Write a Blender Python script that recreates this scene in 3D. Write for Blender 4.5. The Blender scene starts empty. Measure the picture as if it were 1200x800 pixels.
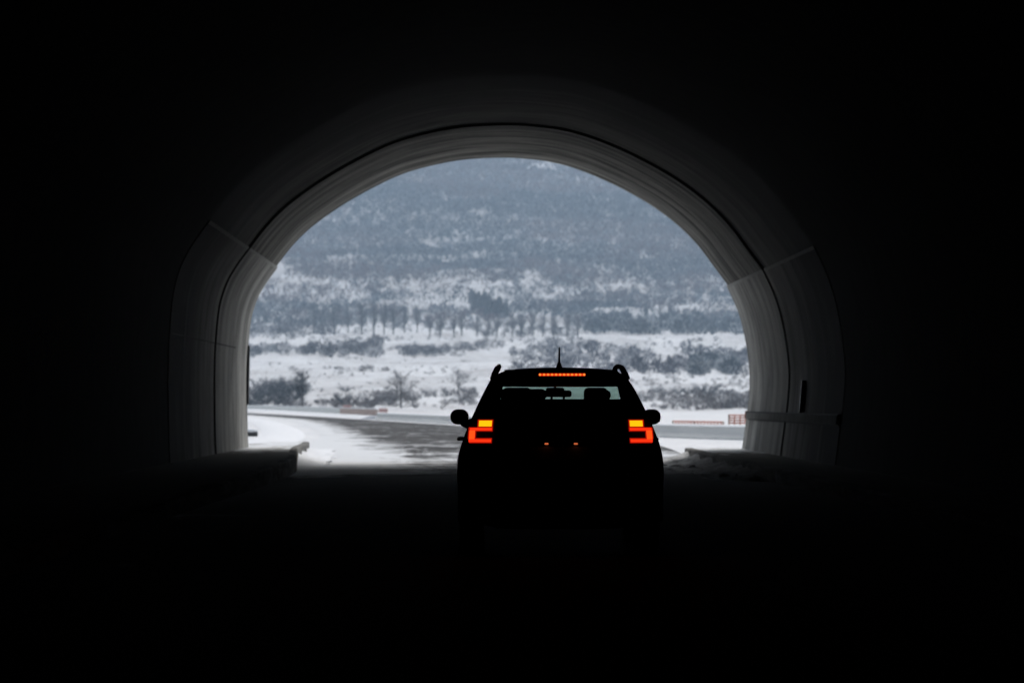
import bpy, bmesh, math, random
import numpy as np
from mathutils import Vector, Matrix

random.seed(7)
R = np.random.RandomState(11)
C = bpy.context.scene.collection
scene = bpy.context.scene

# ------------------------------------------------------------------ frame of reference
# camera at (0,0,CZ); the tunnel runs along +Y; F = focal length in 1200-px units
F, VX, VY, CZ = 5000.0, 556.0, 470.0, 1.34
K = F/2833.0          # all distances below were first measured for a shorter lens
def KY(pts): return [(x, y*K) for x, y in pts]

# ------------------------------------------------------------------ small helpers
def link(o, parent=None):
    C.objects.link(o)
    if parent: o.parent = parent
    return o

def tag(o, label=None, cat=None, group=None, kind=None):
    if label: o['label'] = label
    if cat: o['category'] = cat
    if group: o['group'] = group
    if kind: o['kind'] = kind
    return o

def empty(name, loc=(0, 0, 0), rz=0.0):
    o = bpy.data.objects.new(name, None)
    o.location = loc; o.rotation_euler = (0, 0, rz); o.empty_display_size = .2
    return link(o)

def mesh_obj(name, verts, faces, mat, parent=None, smooth=False, sharp=None, uvs=None, mats=None, fmat=None):
    me = bpy.data.meshes.new(name)
    me.from_pydata([tuple(v) for v in verts], [], faces)
    me.validate(); me.update()
    for m in (mats or [mat]): me.materials.append(m)
    if fmat is not None: me.polygons.foreach_set('material_index', fmat)
    if uvs is not None:
        ul = me.uv_layers.new(name='UVMap')
        idx = np.empty(len(me.loops), np.int32); me.loops.foreach_get('vertex_index', idx)
        ul.data.foreach_set('uv', np.asarray(uvs, np.float32)[idx].ravel())
    bm = bmesh.new(); bm.from_mesh(me); bmesh.ops.recalc_face_normals(bm, faces=bm.faces); bm.to_mesh(me); bm.free()
    if smooth:
        me.polygons.foreach_set('use_smooth', [True]*len(me.polygons))
        if sharp: me.set_sharp_from_angle(angle=math.radians(sharp))
    o = bpy.data.objects.new(name, me)
    return link(o, parent)

def tri_mesh(name, verts, tris, mat, parent=None, cols=None):
    """fast mesh from numpy arrays; cols = per-vertex own colour"""
    me = bpy.data.meshes.new(name)
    verts = np.asarray(verts, np.float32); tris = np.asarray(tris, np.int32)
    me.vertices.add(len(verts)); me.vertices.foreach_set('co', verts.ravel())
    me.loops.add(tris.size); me.loops.foreach_set('vertex_index', tris.ravel())
    me.polygons.add(len(tris))
    me.polygons.foreach_set('loop_start', np.arange(0, tris.size, 3, dtype=np.int32))
    me.polygons.foreach_set('loop_total', np.full(len(tris), 3, np.int32))
    if cols is not None:
        a = me.attributes.new('tint', 'FLOAT_COLOR', 'POINT')
        c = np.ones((len(verts), 4), np.float32); c[:, :3] = cols
        a.data.foreach_set('color', c.ravel())
    me.materials.append(mat)
    me.update(calc_edges=True); me.validate()
    o = bpy.data.objects.new(name, me)
    return link(o, parent) if parent is not False else o

class MB:
    """collects shapes, builds ONE mesh object"""
    def __init__(s): s.v = []; s.f = []
    def add(s, v, f):
        n = len(s.v); s.v += [tuple(p) for p in v]; s.f += [tuple(i+n for i in q) for q in f]
    def box(s, c, d, M=None):
        x, y, z = (k/2 for k in d)
        v = [Vector((a*x, b*y, e*z)) for e in (-1, 1) for b in (-1, 1) for a in (-1, 1)]
        if M: v = [M @ p for p in v]
        v = [p + Vector(c) for p in v]
        s.add(v, [(0,2,3,1),(4,5,7,6),(0,1,5,4),(2,6,7,3),(0,4,6,2),(1,3,7,5)])
    def tube(s, pts, radii, n=8, cap=True):
        pts = [Vector(p) for p in pts]
        if not hasattr(radii, '__len__'): radii = [radii]*len(pts)
        rings = []
        for i, p in enumerate(pts):
            d = (pts[min(i+1, len(pts)-1)] - pts[max(i-1, 0)]).normalized()
            up = Vector((0, 0, 1)) if abs(d.z) < .9 else Vector((1, 0, 0))
            a = d.cross(up).normalized(); b = d.cross(a)
            rings.append([p + (a*math.cos(2*math.pi*k/n) + b*math.sin(2*math.pi*k/n))*radii[i] for k in range(n)])
        v = [p for r in rings for p in r]; f = []
        for i in range(len(rings)-1):
            for k in range(n):
                f.append((i*n+k, i*n+(k+1) % n, (i+1)*n+(k+1) % n, (i+1)*n+k))
        if cap: f += [tuple(range(n)), tuple(range((len(rings)-1)*n, len(rings)*n))]
        s.add(v, f)
    def rbox(s, c, d, r, seg=4, M=None):
        """rounded box, through bmesh bevel"""
        bm = bmesh.new(); bmesh.ops.create_cube(bm, size=1)
        for v in bm.verts: v.co = Vector((v.co.x*d[0], v.co.y*d[1], v.co.z*d[2]))
        bmesh.ops.bevel(bm, geom=bm.edges[:], offset=r, segments=seg, profile=.5, affect='EDGES')
        bm.verts.index_update()
        v = [(M @ q.co if M else q.co) + Vector(c) for q in bm.verts]
        s.add(v, [tuple(q.index for q in p.verts) for p in bm.faces]); bm.free()
    def build(s, name, mat, parent=None, smooth=False, sharp=35):
        return mesh_obj(name, s.v, s.f, mat, parent, smooth, sharp)

def loft(name, sections, mat, parent=None, closed=True, smooth=True, sharp=40, caps=True):
    n = len(sections[0]); v = [p for r in sections for p in r]; f = []
    for i in range(len(sections)-1):
        for k in range(n if closed else n-1):
            k2 = (k+1) % n
            f.append((i*n+k, i*n+k2, (i+1)*n+k2, (i+1)*n+k))
    if caps and closed:
        f += [tuple(range(n)), tuple(range((len(sections)-1)*n, len(sections)*n))]
    return mesh_obj(name, v, f, mat, parent, smooth, sharp)

# ------------------------------------------------------------------ materials
class NT:
    def __init__(s, name):
        s.m = bpy.data.materials.new(name); s.m.use_nodes = True
        s.t = s.m.node_tree; s.t.nodes.clear()
        s.out = s.n('ShaderNodeOutputMaterial')
    def n(s, typ, **kw):
        x = s.t.nodes.new(typ)
        for k, v in kw.items():
            if k.startswith('i_'):
                key = k[2:]; key = int(key) if key.isdigit() else key
                x.inputs[key].default_value = v
            else: setattr(x, k, v)
        return x
    def l(s, a, b): s.t.links.new(a, b)
    def noise(s, vec, scale, detail=5, rough=.6, dist=0):
        x = s.n('ShaderNodeTexNoise'); x.inputs['Scale'].default_value = scale
        x.inputs['Detail'].default_value = detail; x.inputs['Roughness'].default_value = rough
        x.inputs['Distortion'].default_value = dist
        if vec is not None: s.l(vec, x.inputs['Vector'])
        return x.outputs['Fac']
    def mapping(s, vec, scale=(1, 1, 1), loc=(0, 0, 0)):
        x = s.n('ShaderNodeMapping'); x.inputs['Scale'].default_value = scale; x.inputs['Location'].default_value = loc
        s.l(vec, x.inputs['Vector']); return x.outputs[0]
    def ramp(s, fac, stops):
        x = s.n('ShaderNodeValToRGB'); e = x.color_ramp.elements
        while len(e) < len(stops): e.new(.5)
        for q, (p, c) in zip(e, stops):
            q.position = p; q.color = (*c, 1) if hasattr(c, '__len__') else (c, c, c, 1)
        s.l(fac, x.inputs[0]); return x.outputs[0]
    def mix(s, fac, a, b, mode='MIX'):
        x = s.n('ShaderNodeMix'); x.data_type = 'RGBA'; x.blend_type = mode
        for sock, val in ((x.inputs[0], fac), (x.inputs[6], a), (x.inputs[7], b)):
            if isinstance(val, (int, float)): sock.default_value = val
            elif isinstance(val, tuple): sock.default_value = (*val, 1)
            else: s.l(val, sock)
        return x.outputs[2]
    def math(s, op, a, b=0.0, clamp=False):
        x = s.n('ShaderNodeMath'); x.operation = op; x.use_clamp = clamp
        for sock, val in ((x.inputs[0], a), (x.inputs[1], b)):
            if isinstance(val, (int, float)): sock.default_value = val
            else: s.l(val, sock)
        return x.outputs[0]
    def bsdf(s, col, rough=.8, metal=0.0, bump=None, bstr=.3, bdist=.02, spec=None):
        b = s.n('ShaderNodeBsdfPrincipled')
        if isinstance(col, tuple): b.inputs['Base Color'].default_value = (*col, 1)
        else: s.l(col, b.inputs['Base Color'])
        if isinstance(rough, (int, float)): b.inputs['Roughness'].default_value = rough
        else: s.l(rough, b.inputs['Roughness'])
        b.inputs['Metallic'].default_value = metal
        if spec is not None: b.inputs['Specular IOR Level'].default_value = spec
        if bump is not None:
            q = s.n('ShaderNodeBump'); q.inputs['Strength'].default_value = bstr; q.inputs['Distance'].default_value = bdist
            s.l(bump, q.inputs['Height']); s.l(q.outputs[0], b.inputs['Normal'])
        s.l(b.outputs[0], s.out.inputs['Surface'])
        return s.m

def simple(name, col, rough=.6, metal=0, var=.15, scale=6, spec=None):
    t = NT(name); co = t.n('ShaderNodeTexCoord').outputs['Object']
    f = t.noise(co, scale)
    c = t.ramp(f, [(.3, tuple(k*(1-var) for k in col)), (.7, tuple(min(1, k*(1+var)) for k in col))])
    return t.bsdf(c, rough, metal, bump=f, bstr=.05, spec=spec)

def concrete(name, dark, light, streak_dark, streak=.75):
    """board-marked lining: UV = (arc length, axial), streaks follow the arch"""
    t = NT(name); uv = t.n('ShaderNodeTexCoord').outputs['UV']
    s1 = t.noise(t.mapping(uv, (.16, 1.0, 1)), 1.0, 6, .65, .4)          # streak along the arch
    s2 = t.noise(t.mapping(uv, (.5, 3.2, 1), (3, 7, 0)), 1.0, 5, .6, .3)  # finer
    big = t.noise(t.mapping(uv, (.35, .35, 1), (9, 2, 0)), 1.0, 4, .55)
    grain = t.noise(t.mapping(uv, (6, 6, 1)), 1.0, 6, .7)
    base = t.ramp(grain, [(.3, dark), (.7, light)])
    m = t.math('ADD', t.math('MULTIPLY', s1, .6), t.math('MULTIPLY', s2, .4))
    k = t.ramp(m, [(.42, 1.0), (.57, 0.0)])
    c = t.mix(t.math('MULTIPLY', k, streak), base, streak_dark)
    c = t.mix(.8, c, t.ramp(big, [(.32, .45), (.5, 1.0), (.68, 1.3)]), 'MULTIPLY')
    # painted shade: colour fades raggedly to near-black towards the tunnel's depth
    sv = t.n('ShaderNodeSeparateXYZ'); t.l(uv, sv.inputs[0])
    shade_fade = t.n('ShaderNodeMapRange'); shade_fade.inputs[1].default_value = 84.0; shade_fade.inputs[2].default_value = 95.0; shade_fade.inputs[3].default_value = 1.0; shade_fade.inputs[4].default_value = 0.0
    t.l(t.math('ADD', sv.outputs[1], t.math('MULTIPLY', t.math('SUBTRACT', t.noise(t.mapping(uv, (.22, 1.1, 1), (1, 4, 0)), 1, 6, .7, .5), .5), 17.0)), shade_fade.inputs[0])
    c = t.mix(shade_fade.outputs[0], c, (.017, .017, .017))
    return t.bsdf(c, .85, bump=t.math('ADD', grain, s2), bstr=.25, bdist=.02, spec=.06)

M = {}
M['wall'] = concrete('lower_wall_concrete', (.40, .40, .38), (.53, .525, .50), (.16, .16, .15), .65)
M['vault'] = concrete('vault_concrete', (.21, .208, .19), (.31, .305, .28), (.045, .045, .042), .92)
M['wall_ledge_concrete'] = simple('ledge_concrete', (.17, .17, .16), .9, 0, .3, 2.5, spec=.06)
M['shade_dark'] = simple('shade_dark_concrete', (.017, .017, .017), .95, 0, .35, 1.5, spec=.05)  # near-black colour stands in for the shade deep in the tunnel
M['pale_concrete'] = simple('pale_concrete', (.36, .36, .34), .9, scale=3)
M['rubber'] = simple('black_rubber', (.012, .012, .012), .8)
M['dark_metal'] = simple('dark_metal', (.02, .021, .022), .5, .3)
M['paint_black'] = simple('black_car_paint', (.010, .011, .013), .28, 0, .05, spec=.5)
M['plastic_black'] = simple('black_plastic', (.014, .014, .014), .7)
M['fabric'] = simple('dark_seat_fabric', (.016, .016, .017), .95)
M['rim'] = simple('alloy', (.3, .3, .31), .35, .9)
M['plate'] = simple('plate_blank', (.25, .25, .25), .6)
M['galv'] = simple('galvanised_steel', (.74, .76, .73), .6, .0, .12, 1.5)
M['rust'] = simple('rusty_steel', (.50, .39, .34), .8, .1, .25, 2)
M['orange'] = simple('orange_netting', (.58, .22, .15), .7, 0, .2, 3)
M['faded_red'] = simple('faded_red_netting', (.46, .27, .26), .8, 0, .25, 3)
M['rock'] = simple('dark_rock', (.05, .05, .05), .9, 0, .3, 3)
M['bark'] = simple('bark', (.055, .052, .05), .95, 0, .3, 5)
M['snowcap'] = simple('snow_cover', (.80, .82, .85), .8, 0, .04, 2)

def glass(name, tint):
    t = NT(name)
    tr = t.n('ShaderNodeBsdfTransparent'); tr.inputs[0].default_value = (*tint, 1)
    gl = t.n('ShaderNodeBsdfGlossy'); gl.inputs['Roughness'].default_value = .03
    lw = t.n('ShaderNodeLayerWeight'); lw.inputs[0].default_value = .5
    fac = t.math('ADD', t.math('MULTIPLY', t.math('POWER', lw.outputs['Facing'], 4.0), .5), .04)
    mx = t.n('ShaderNodeMixShader'); t.l(fac, mx.inputs[0]); t.l(tr.outputs[0], mx.inputs[1]); t.l(gl.outputs[0], mx.inputs[2])
    t.l(mx.outputs[0], t.out.inputs['Surface']); return t.m
M['glass'] = glass('clear_green_glass', (.78, .92, .86))
M['rear_glass'] = glass('rear_green_glass', (.30, .38, .35))
M['tint_glass'] = glass('tinted_glass', (.30, .33, .33))

def emit(name, col, strength):
    t = NT(name); e = t.n('ShaderNodeEmission'); e.inputs[0].default_value = (*col, 1); e.inputs[1].default_value = strength
    t.l(e.outputs[0], t.out.inputs['Surface']); return t.m
M['lamp_amber'] = emit('lamp_amber', (1.0, .43, .004), 1.25)
M['lamp_red'] = emit('lamp_red', (1.0, .032, .006), 1.05)
M['lamp_rim'] = emit('lamp_rim', (.45, .008, .002), .8)
M['lamp_hot'] = emit('lamp_hot', (1.0, .075, .008), 1.15)
M['led'] = emit('led', (1.0, .22, .03), 1.25)
M['plate_glow'] = emit('plate_glow', (.75, .16, .05), .75)
M['lens_glow'] = emit('lens_glow', (.75, .018, .004), .8)
M['lens'] = simple('dark_red_lens', (.05, .004, .004), .25)

# twig material: own colour from the per-vertex tint
def veg(name):
    t = NT(name); a = t.n('ShaderNodeAttribute'); a.attribute_name = 'tint'
    b = t.n('ShaderNodeBsdfPrincipled'); t.l(a.outputs['Color'], b.inputs['Base Color']); b.inputs['Roughness'].default_value = .95
    b.inputs['Specular IOR Level'].default_value = .1
    t.l(b.outputs[0], t.out.inputs['Surface']); return t.m
M['veg'] = veg('winter_twigs')

# snow-covered terrain with dry-grass patches
t = NT('snowy_ground'); co = t.n('ShaderNodeTexCoord').outputs['Object']
n1 = t.noise(t.mapping(co, (.03, .007, .03)), 1, 8, .68, .6)
n2 = t.noise(t.mapping(co, (.4, .07, .4)), 1, 6, .7)
n3 = t.noise(co, .01, 6, .6)
mm = t.math('ADD', t.math('MULTIPLY', n1, .6), t.math('MULTIPLY', n2, .4))
sep = t.n('ShaderNodeSeparateXYZ'); t.l(co, sep.inputs[0])
far = t.n('ShaderNodeMapRange'); far.inputs[1].default_value = 1050*K; far.inputs[2].default_value = 1500*K; far.inputs[3].default_value = 0; far.inputs[4].default_value = .09
t.l(sep.outputs[1], far.inputs[0])
near = t.n('ShaderNodeMapRange'); near.inputs[1].default_value = 120*K; near.inputs[2].default_value = 330*K; near.inputs[3].default_value = -.2; near.inputs[4].default_value = 0
t.l(sep.outputs[1], near.inputs[0])
mm = t.math('ADD', t.math('ADD', mm, far.outputs[0]), near.outputs[0])
k = t.ramp(mm, [(.44, 0.0), (.64, 1.0)])
grass = t.ramp(n3, [(.4, (.27, .25, .24)), (.6, (.20, .19, .20))])
snow = t.ramp(n2, [(.3, (.66, .68, .71)), (.7, (.80, .81, .82))])
M['ground'] = t.bsdf(t.mix(t.math('MULTIPLY', k, .8), snow, grass), .85, bump=n2, bstr=.3, bdist=.3)

# asphalt with blown and trodden snow: UV = (metres from the left kerb, metres along)
t = NT('snowy_asphalt'); uv = t.n('ShaderNodeTexCoord').outputs['UV']; ob = t.n('ShaderNodeTexCoord').outputs['Object']
gr = t.noise(ob, 40, 4, .7); pat = t.noise(ob, .5, 5, .6)
asp = t.ramp(pat, [(.3, (.048, .048, .049)), (.7, (.070, .070, .072))])
su = t.n('ShaderNodeSeparateXYZ'); t.l(uv, su.inputs[0])
fro = t.n('ShaderNodeMapRange'); fro.inputs[1].default_value = 50*K; fro.inputs[2].default_value = 63*K; t.l(t.math('ADD', su.outputs[1], t.math('MULTIPLY', t.math('SUBTRACT', t.noise(t.mapping(uv, (.5, .12, 1), (2, 5, 0)), 1, 5), .5), 22.0)), fro.inputs[0])
asp = t.mix(fro.outputs[0], t.ramp(pat, [(.3, (.020, .020, .020)), (.7, (.032, .032, .031))]), asp)      # dry grime inside, darkened further as painted tunnel shade; salted and frosted outside
asp = t.mix(.4, asp, t.ramp(gr, [(.3, .7), (.7, 1.2)]), 'MULTIPLY')
ed = t.n('ShaderNodeMapRange'); ed.inputs[1].default_value = .6; ed.inputs[2].default_value = 3.0; ed.inputs[3].default_value = .205; ed.inputs[4].default_value = -.03
t.l(su.outputs[0], ed.inputs[0])
# snow is blown in a few metres past the mouth (Y about 45 .. 62), a little less far out
mo = t.n('ShaderNodeValToRGB'); e = mo.color_ramp.elements
e[0].position = .455; e[0].color = (0, 0, 0, 1); e[1].position = .51; e[1].color = (.63, .63, .63, 1)
q = e.new(.66); q.color = (.605, .605, .605, 1); q = e.new(.78); q.color = (.457, .457, .457, 1)
t.l(t.math('DIVIDE', su.outputs[1], 100.0*K), mo.inputs[0])
streak = t.noise(t.mapping(uv, (.9, .16, 1)), 1, 7, .70, .9)
dr = t.noise(t.mapping(uv, (.10, .19, 1), (4, 1, 0)), 1, 6, .7, .6)
s = t.math('ADD', t.math('ADD', t.math('MULTIPLY', streak, .5), t.math('MULTIPLY', dr, .5)), ed.outputs[0])
s = t.math('ADD', s, t.math('MULTIPLY', t.math('SUBTRACT', mo.outputs[0], .5), .6))
k = t.ramp(s, [(.48, 0.0), (.62, 1.0)])
M['road'] = t.bsdf(t.mix(k, asp, (.74, .76, .78)), .95, bump=gr, bstr=.2, bdist=.01, spec=.12)

# pavement: dirty concrete with snow outside
t = NT('dirty_pavement'); co = t.n('ShaderNodeTexCoord').outputs['Object']
a = t.noise(t.mapping(co, (1.2, .5, 1)), 1, 7, .7, .5); b = t.noise(co, 12, 5)
base = t.ramp(b, [(.3, (.15, .145, .125)), (.7, (.24, .23, .20))])
sp = t.n('ShaderNodeSeparateXYZ'); t.l(co, sp.inputs[0])
mr = t.n('ShaderNodeMapRange'); mr.inputs[1].default_value = 51*K; mr.inputs[2].default_value = 59*K; mr.inputs[3].default_value = -.25; mr.inputs[4].default_value = .12
t.l(sp.outputs[1], mr.inputs[0])
k = t.ramp(t.math('ADD', a, mr.outputs[0]), [(.50, 0.0), (.58, 1.0)])
M['pavement'] = t.bsdf(t.mix(k, base, (.74, .76, .78)), .9, bump=a, bstr=.4, bdist=.05, spec=.1)

t = NT('dirty_snow'); co = t.n('ShaderNodeTexCoord').outputs['Object']; a = t.noise(co, 3, 7, .7)
M['dirty_snow'] = t.bsdf(t.ramp(a, [(.35, (.16, .16, .155)), (.6, (.60, .61, .62))]), .9, bump=a, bstr=.5, bdist=.05)

t = NT('barrier_concrete'); co = t.n('ShaderNodeTexCoord').outputs['Object']
a = t.noise(t.mapping(co, (.25, .25, 2)), 1, 6, .65)
M['barrier'] = t.bsdf(t.ramp(a, [(.3, (.58, .60, .59)), (.7, (.72, .73, .72))]), .85, bump=a, bstr=.2)

# ------------------------------------------------------------------ terrain
PD = K*np.array([0, 350, 420, 520, 650, 800, 950, 1100, 1250, 1400, 1700, 2100, 2600, 3300], float)
PY = np.array([0, 481, 470, 455, 440, 421, 405, 389, 371, 350, 292, 215, 140, 70], float)
PZ = np.where(PD < 351*K, -.012, CZ + (VY-PY)*PD/F)
def road_z(y):
    """the carriageway dips a little towards the mouth and rises again outside"""
    y = np.asarray(y, float)
    return np.interp(y, [-200, 44, 70, 100, 112, 121, 127, 9999], [0, 0, -.09, -.20, -.19, -.07, 0, 0])
def vnoise(x, y, seed=0):
    """smooth value noise, vectorised"""
    xi = np.floor(x).astype(np.int64); yi = np.floor(y).astype(np.int64); fx = x-xi; fy = y-yi
    fx = fx*fx*(3-2*fx); fy = fy*fy*(3-2*fy)
    def h(a, b):
        k = (a*374761393 + b*668265263 + seed*982451653) & 0x7fffffff
        k = ((k ^ (k >> 13))*1274126177) & 0x7fffffff
        return ((k ^ (k >> 16)) & 0xffff)/65535.0
    return (h(xi, yi)*(1-fx)+h(xi+1, yi)*fx)*(1-fy) + (h(xi, yi+1)*(1-fx)+h(xi+1, yi+1)*fx)*fy
def fbm(x, y, o=4, seed=0):
    r = np.zeros_like(x, dtype=float); a = .5; s = 0
    for k in range(o): r += a*vnoise(x*2**k, y*2**k, seed+k); s += a; a *= .55
    return r/s
def zt(X, D):
    X = np.asarray(X, float); D = np.asarray(D, float)
    z = np.interp(D, PD, PZ)+np.interp(D, [0, 111, 121, 128, 9999], [-.3, -.28, -.12, 0, 0])
    D = D/K; w = np.clip((D-380)/500, 0, 1)
    z = z + w*(fbm(X/160+50, D/160+50, 4, 3)-.5)*np.clip(D*.012, 0, 22) + np.clip((D-360)/200, 0, 1)*(fbm(X/30+9, D/60+9, 3, 5)-.5)*1.2
    # embankment falls away behind the barrier on the right
    return z
def ground_at(px, y):
    """the place on the terrain seen at this spot of the photograph"""
    ds = np.linspace(352*K, 3200*K, 1500)
    xs = (px-VX)/F*ds
    yy = VY-(zt(xs, ds)-CZ)*F/ds
    i = np.argmax(yy <= y)
    if yy[i] > y: i = len(ds)-1
    return xs[i], ds[i], zt(xs[i], ds[i])

ys = K*np.concatenate([np.linspace(61.58, 350, 60), np.geomspace(355, 3300, 150)])
us = np.linspace(-1, 1, 141)
GX = us[None, :]*(60+.30*ys[:, None]); GD = np.repeat(ys[:, None], len(us), 1)
GZ = zt(GX, GD)
v = np.stack([GX, GD, GZ], -1).reshape(-1, 3); n = len(us); f = []
for i in range(len(ys)-1):
    for k_ in range(n-1):
        f.append((i*n+k_, i*n+k_+1, (i+1)*n+k_+1, (i+1)*n+k_))
tag(mesh_obj('ground', v, f, M['ground'], smooth=True), kind='structure')

# ------------------------------------------------------------------ road and pavements
def cr(pts, n=10):
    """Catmull-Rom through points"""
    P = [np.array(p, float) for p in pts]; out = []
    for i in range(len(P)-1):
        a, b, c, d = P[max(i-1, 0)], P[i], P[i+1], P[min(i+2, len(P)-1)]
        for k in range(n):
            u = k/n
            out.append(.5*((2*b)+(c-a)*u+(2*a-5*b+4*c-d)*u*u+(3*b-a-3*c+d)*u**3))
    out.append(P[-1]); return out
left_e = cr(KY([(-3.6, -100), (-3.6, 0), (-3.6, 30), (-3.6, 40), (-3.75, 50), (-4.2, 57), (-4.5, 62), (-4.9, 72), (-7.2, 110), (-14.5, 181), (-27, 260), (-60, 400), (-95, 520)]))
right_e = cr(KY([(5.4, -100), (5.4, 0), (5.4, 30), (5.4, 40), (5.4, 50), (5.4, 57), (5.45, 62), (5.6, 72), (3.3, 105), (-8.4, 179), (-20, 245), (-47, 385), (-82, 515)]))
v, f, uv = [], [], []; nc = 13
for i, (a, b) in enumerate(zip(left_e, right_e)):
    for k_ in range(nc):
        u = k_/(nc-1); p = a*(1-u)+b*u; w = np.linalg.norm(b-a)
        v.append((p[0], p[1], float(road_z(p[1])) if p[1] < 340*K else max(0, float(zt(p[0], p[1]))+.05))); uv.append((u*w, p[1]))
for i in range(len(left_e)-1):
    for k_ in range(nc-1): f.append((i*nc+k_, i*nc+k_+1, (i+1)*nc+k_+1, (i+1)*nc+k_))
tag(mesh_obj('road', v, f, M['road'], smooth=True, uvs=uv), kind='structure')

def slab(name, inner, outer, z0, z1, mat):
    v, f = [], []
    for a, b in zip(inner, outer):
        dx = .03*np.sign(b[0]-a[0])
        v += [(a[0], a[1], z0), (a[0], a[1], z1-.03), (a[0]+dx, a[1], z1), (b[0], b[1], z1), (b[0], b[1], z0)]
    m = len(v)//5
    for i in range(m-1):
        for k_ in range(4): f.append((i*5+k_, i*5+k_+1, i*5+k_+6, i*5+k_+5))
    f += [(0, 1, 2, 3, 4), tuple((m-1)*5+k_ for k_ in range(5))]
    return tag(mesh_obj(name, v, f, mat), kind='structure')
li = [p for p in left_e if p[1] < 71*K]; lo = [np.array((-6.6 if p[1] < 64*K else -6.6+(p[1]/K-64)*.12, p[1])) for p in li]
slab('pavement', [(a[0]-.01, a[1]) for a in li], lo, -.42, .17, M['pavement'])
ri = [p for p in right_e if p[1] < 63*K]; ro = [np.array((7.6, p[1])) for p in ri]
slab('pavement', [(a[0]+.01, a[1]) for a in ri], ro, -.42, .13, M['pavement'])

t = NT('dirty_kerbstone'); co = t.n('ShaderNodeTexCoord').outputs['Object']
a_ = t.noise(t.mapping(co, (1.5, .3, 5)), 1, 6, .7, .5); b_ = t.noise(t.mapping(co, (1.2, .35, 1.2), (5, 5, 5)), 1, 6, .7)
M['kerb'] = t.bsdf(t.mix(t.ramp(b_, [(.55, 0.0), (.70, .45)]), t.ramp(a_, [(.35, (.07, .07, .065)), (.62, (.24, .235, .22))]), (.62, .63, .64)), .95, bump=a_, bstr=.5, bdist=.04, spec=.08)
slab('kerb', [(a[0]+.02, a[1]) for a in li], [(a[0]-.16, a[1]) for a in li], -.42, .176, M['kerb'])
slab('kerb', [(a[0]-.02, a[1]) for a in ri], [(a[0]+.16, a[1]) for a in ri], -.42, .136, M['kerb'])

# ------------------------------------------------------------------ tunnel
PORTAL = 61.6*K; PP = F/PORTAL
arch_px = [(325, 314), (343, 291), (365, 269), (398, 245), (434, 224), (472, 206), (511, 195), (546, 189), (583, 187), (610, 187.7), (646, 192), (678, 201), (712, 215), (745, 232), (772, 249), (796, 268), (817, 289.5), (834, 312), (852, 336)]
left_px = [(292.5, 560), (292, 535), (290.6, 505), (290, 470), (290, 440), (291, 412), (294.5, 375), (302, 350), (312, 332), (325, 314)]
right_px = [(852, 336), (863, 360), (870, 382), (875.5, 410), (878.5, 440), (877.5, 465), (874.5, 490), (869.5, 526), (868.5, 536), (868, 556)]
def to_m(p): return np.array(((p[0]-VX)/PP, CZ+(VY-p[1])/PP))
def prof(px, n=4): return cr([to_m(p) for p in px], n)
cen = to_m((584, 440))
def offset(P, d):
    """move a profile outwards (away from the tunnel axis) by d"""
    out = []
    for i, p in enumerate(P):
        tg = P[min(i+1, len(P)-1)]-P[max(i-1, 0)]; nn = np.array((-tg[1], tg[0])); nn /= np.linalg.norm(nn)
        if np.dot(nn, p-cen) < 0: nn = -nn
        out.append(p+nn*d)
    return out
tunnel = tag(empty('road_tunnel', (.6, PORTAL, 0)), 'dark concrete road tunnel with an arched mouth framing the snowy valley', 'tunnel')
tunnel_off = Vector(tunnel.location)
def lining(name, P, y0, y1, inner, outer, mat, parent=tunnel, ny=6):
    A = offset(P, inner); B = offset(P, outer); n = len(P)
    arc = np.concatenate([[0], np.cumsum([np.linalg.norm(P[i+1]-P[i]) for i in range(n-1)])])
    v, uv, f = [], [], []
    yy = np.linspace(y0, y1, ny)
    for y in yy:
        for Q, s in ((A, 0), (B, 50)):
            for i, p in enumerate(Q): v.append((p[0]-tunnel_off.x, y-tunnel_off.y, p[1])); uv.append((arc[i]+s, y))
    w = 2*n
    for j in range(ny-1):
        for i in range(n-1):
            f.append((j*w+i, j*w+i+1, (j+1)*w+i+1, (j+1)*w+i))
            f.append((j*w+n+i, (j+1)*w+n+i, (j+1)*w+n+i+1, j*w+n+i+1))
        f.append((j*w, (j+1)*w, (j+1)*w+n, j*w+n)); f.append((j*w+n-1, j*w+2*n-1, (j+1)*w+2*n-1, (j+1)*w+n-1))
    for j in (0, ny-1):
        for i in range(n-1): f.append((j*w+i, j*w+n+i, j*w+n+i+1, j*w+i+1))
    return mesh_obj(name, v, f, mat, parent, True, 30, uv)
Pv, Pl, Pr = prof(arch_px), prof(left_px), prof(right_px)
full = Pl[:-1]+Pv+Pr[1:]
BACK = -100
RING = PORTAL-28.0
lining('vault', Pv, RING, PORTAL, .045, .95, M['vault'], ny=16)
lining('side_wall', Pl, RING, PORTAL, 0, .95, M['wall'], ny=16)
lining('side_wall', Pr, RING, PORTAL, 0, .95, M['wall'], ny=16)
lining('shade_dark_lining', full, BACK, RING, .015, .95, M['shade_dark'], ny=40)  # inner stretch, with its darkness put into the colour
for y in (53.7*K,):
    lining('joint_seal', full, y-.05, y+.05, -.036, .03, M['rubber'], ny=2)
# pale lip where the walls meet the vault
for a, b, s in ((Pl[-2], Pl[-1], 0), (Pr[0], Pr[1], 1)):
    d = (b-a)/np.linalg.norm(b-a); c0 = b if not s else a
    P = [c0-d*.035, c0+d*.035]
    lining('springing_lip', P, RING, PORTAL-.25, -.008, .97, M['pale_concrete'], ny=3)
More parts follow.
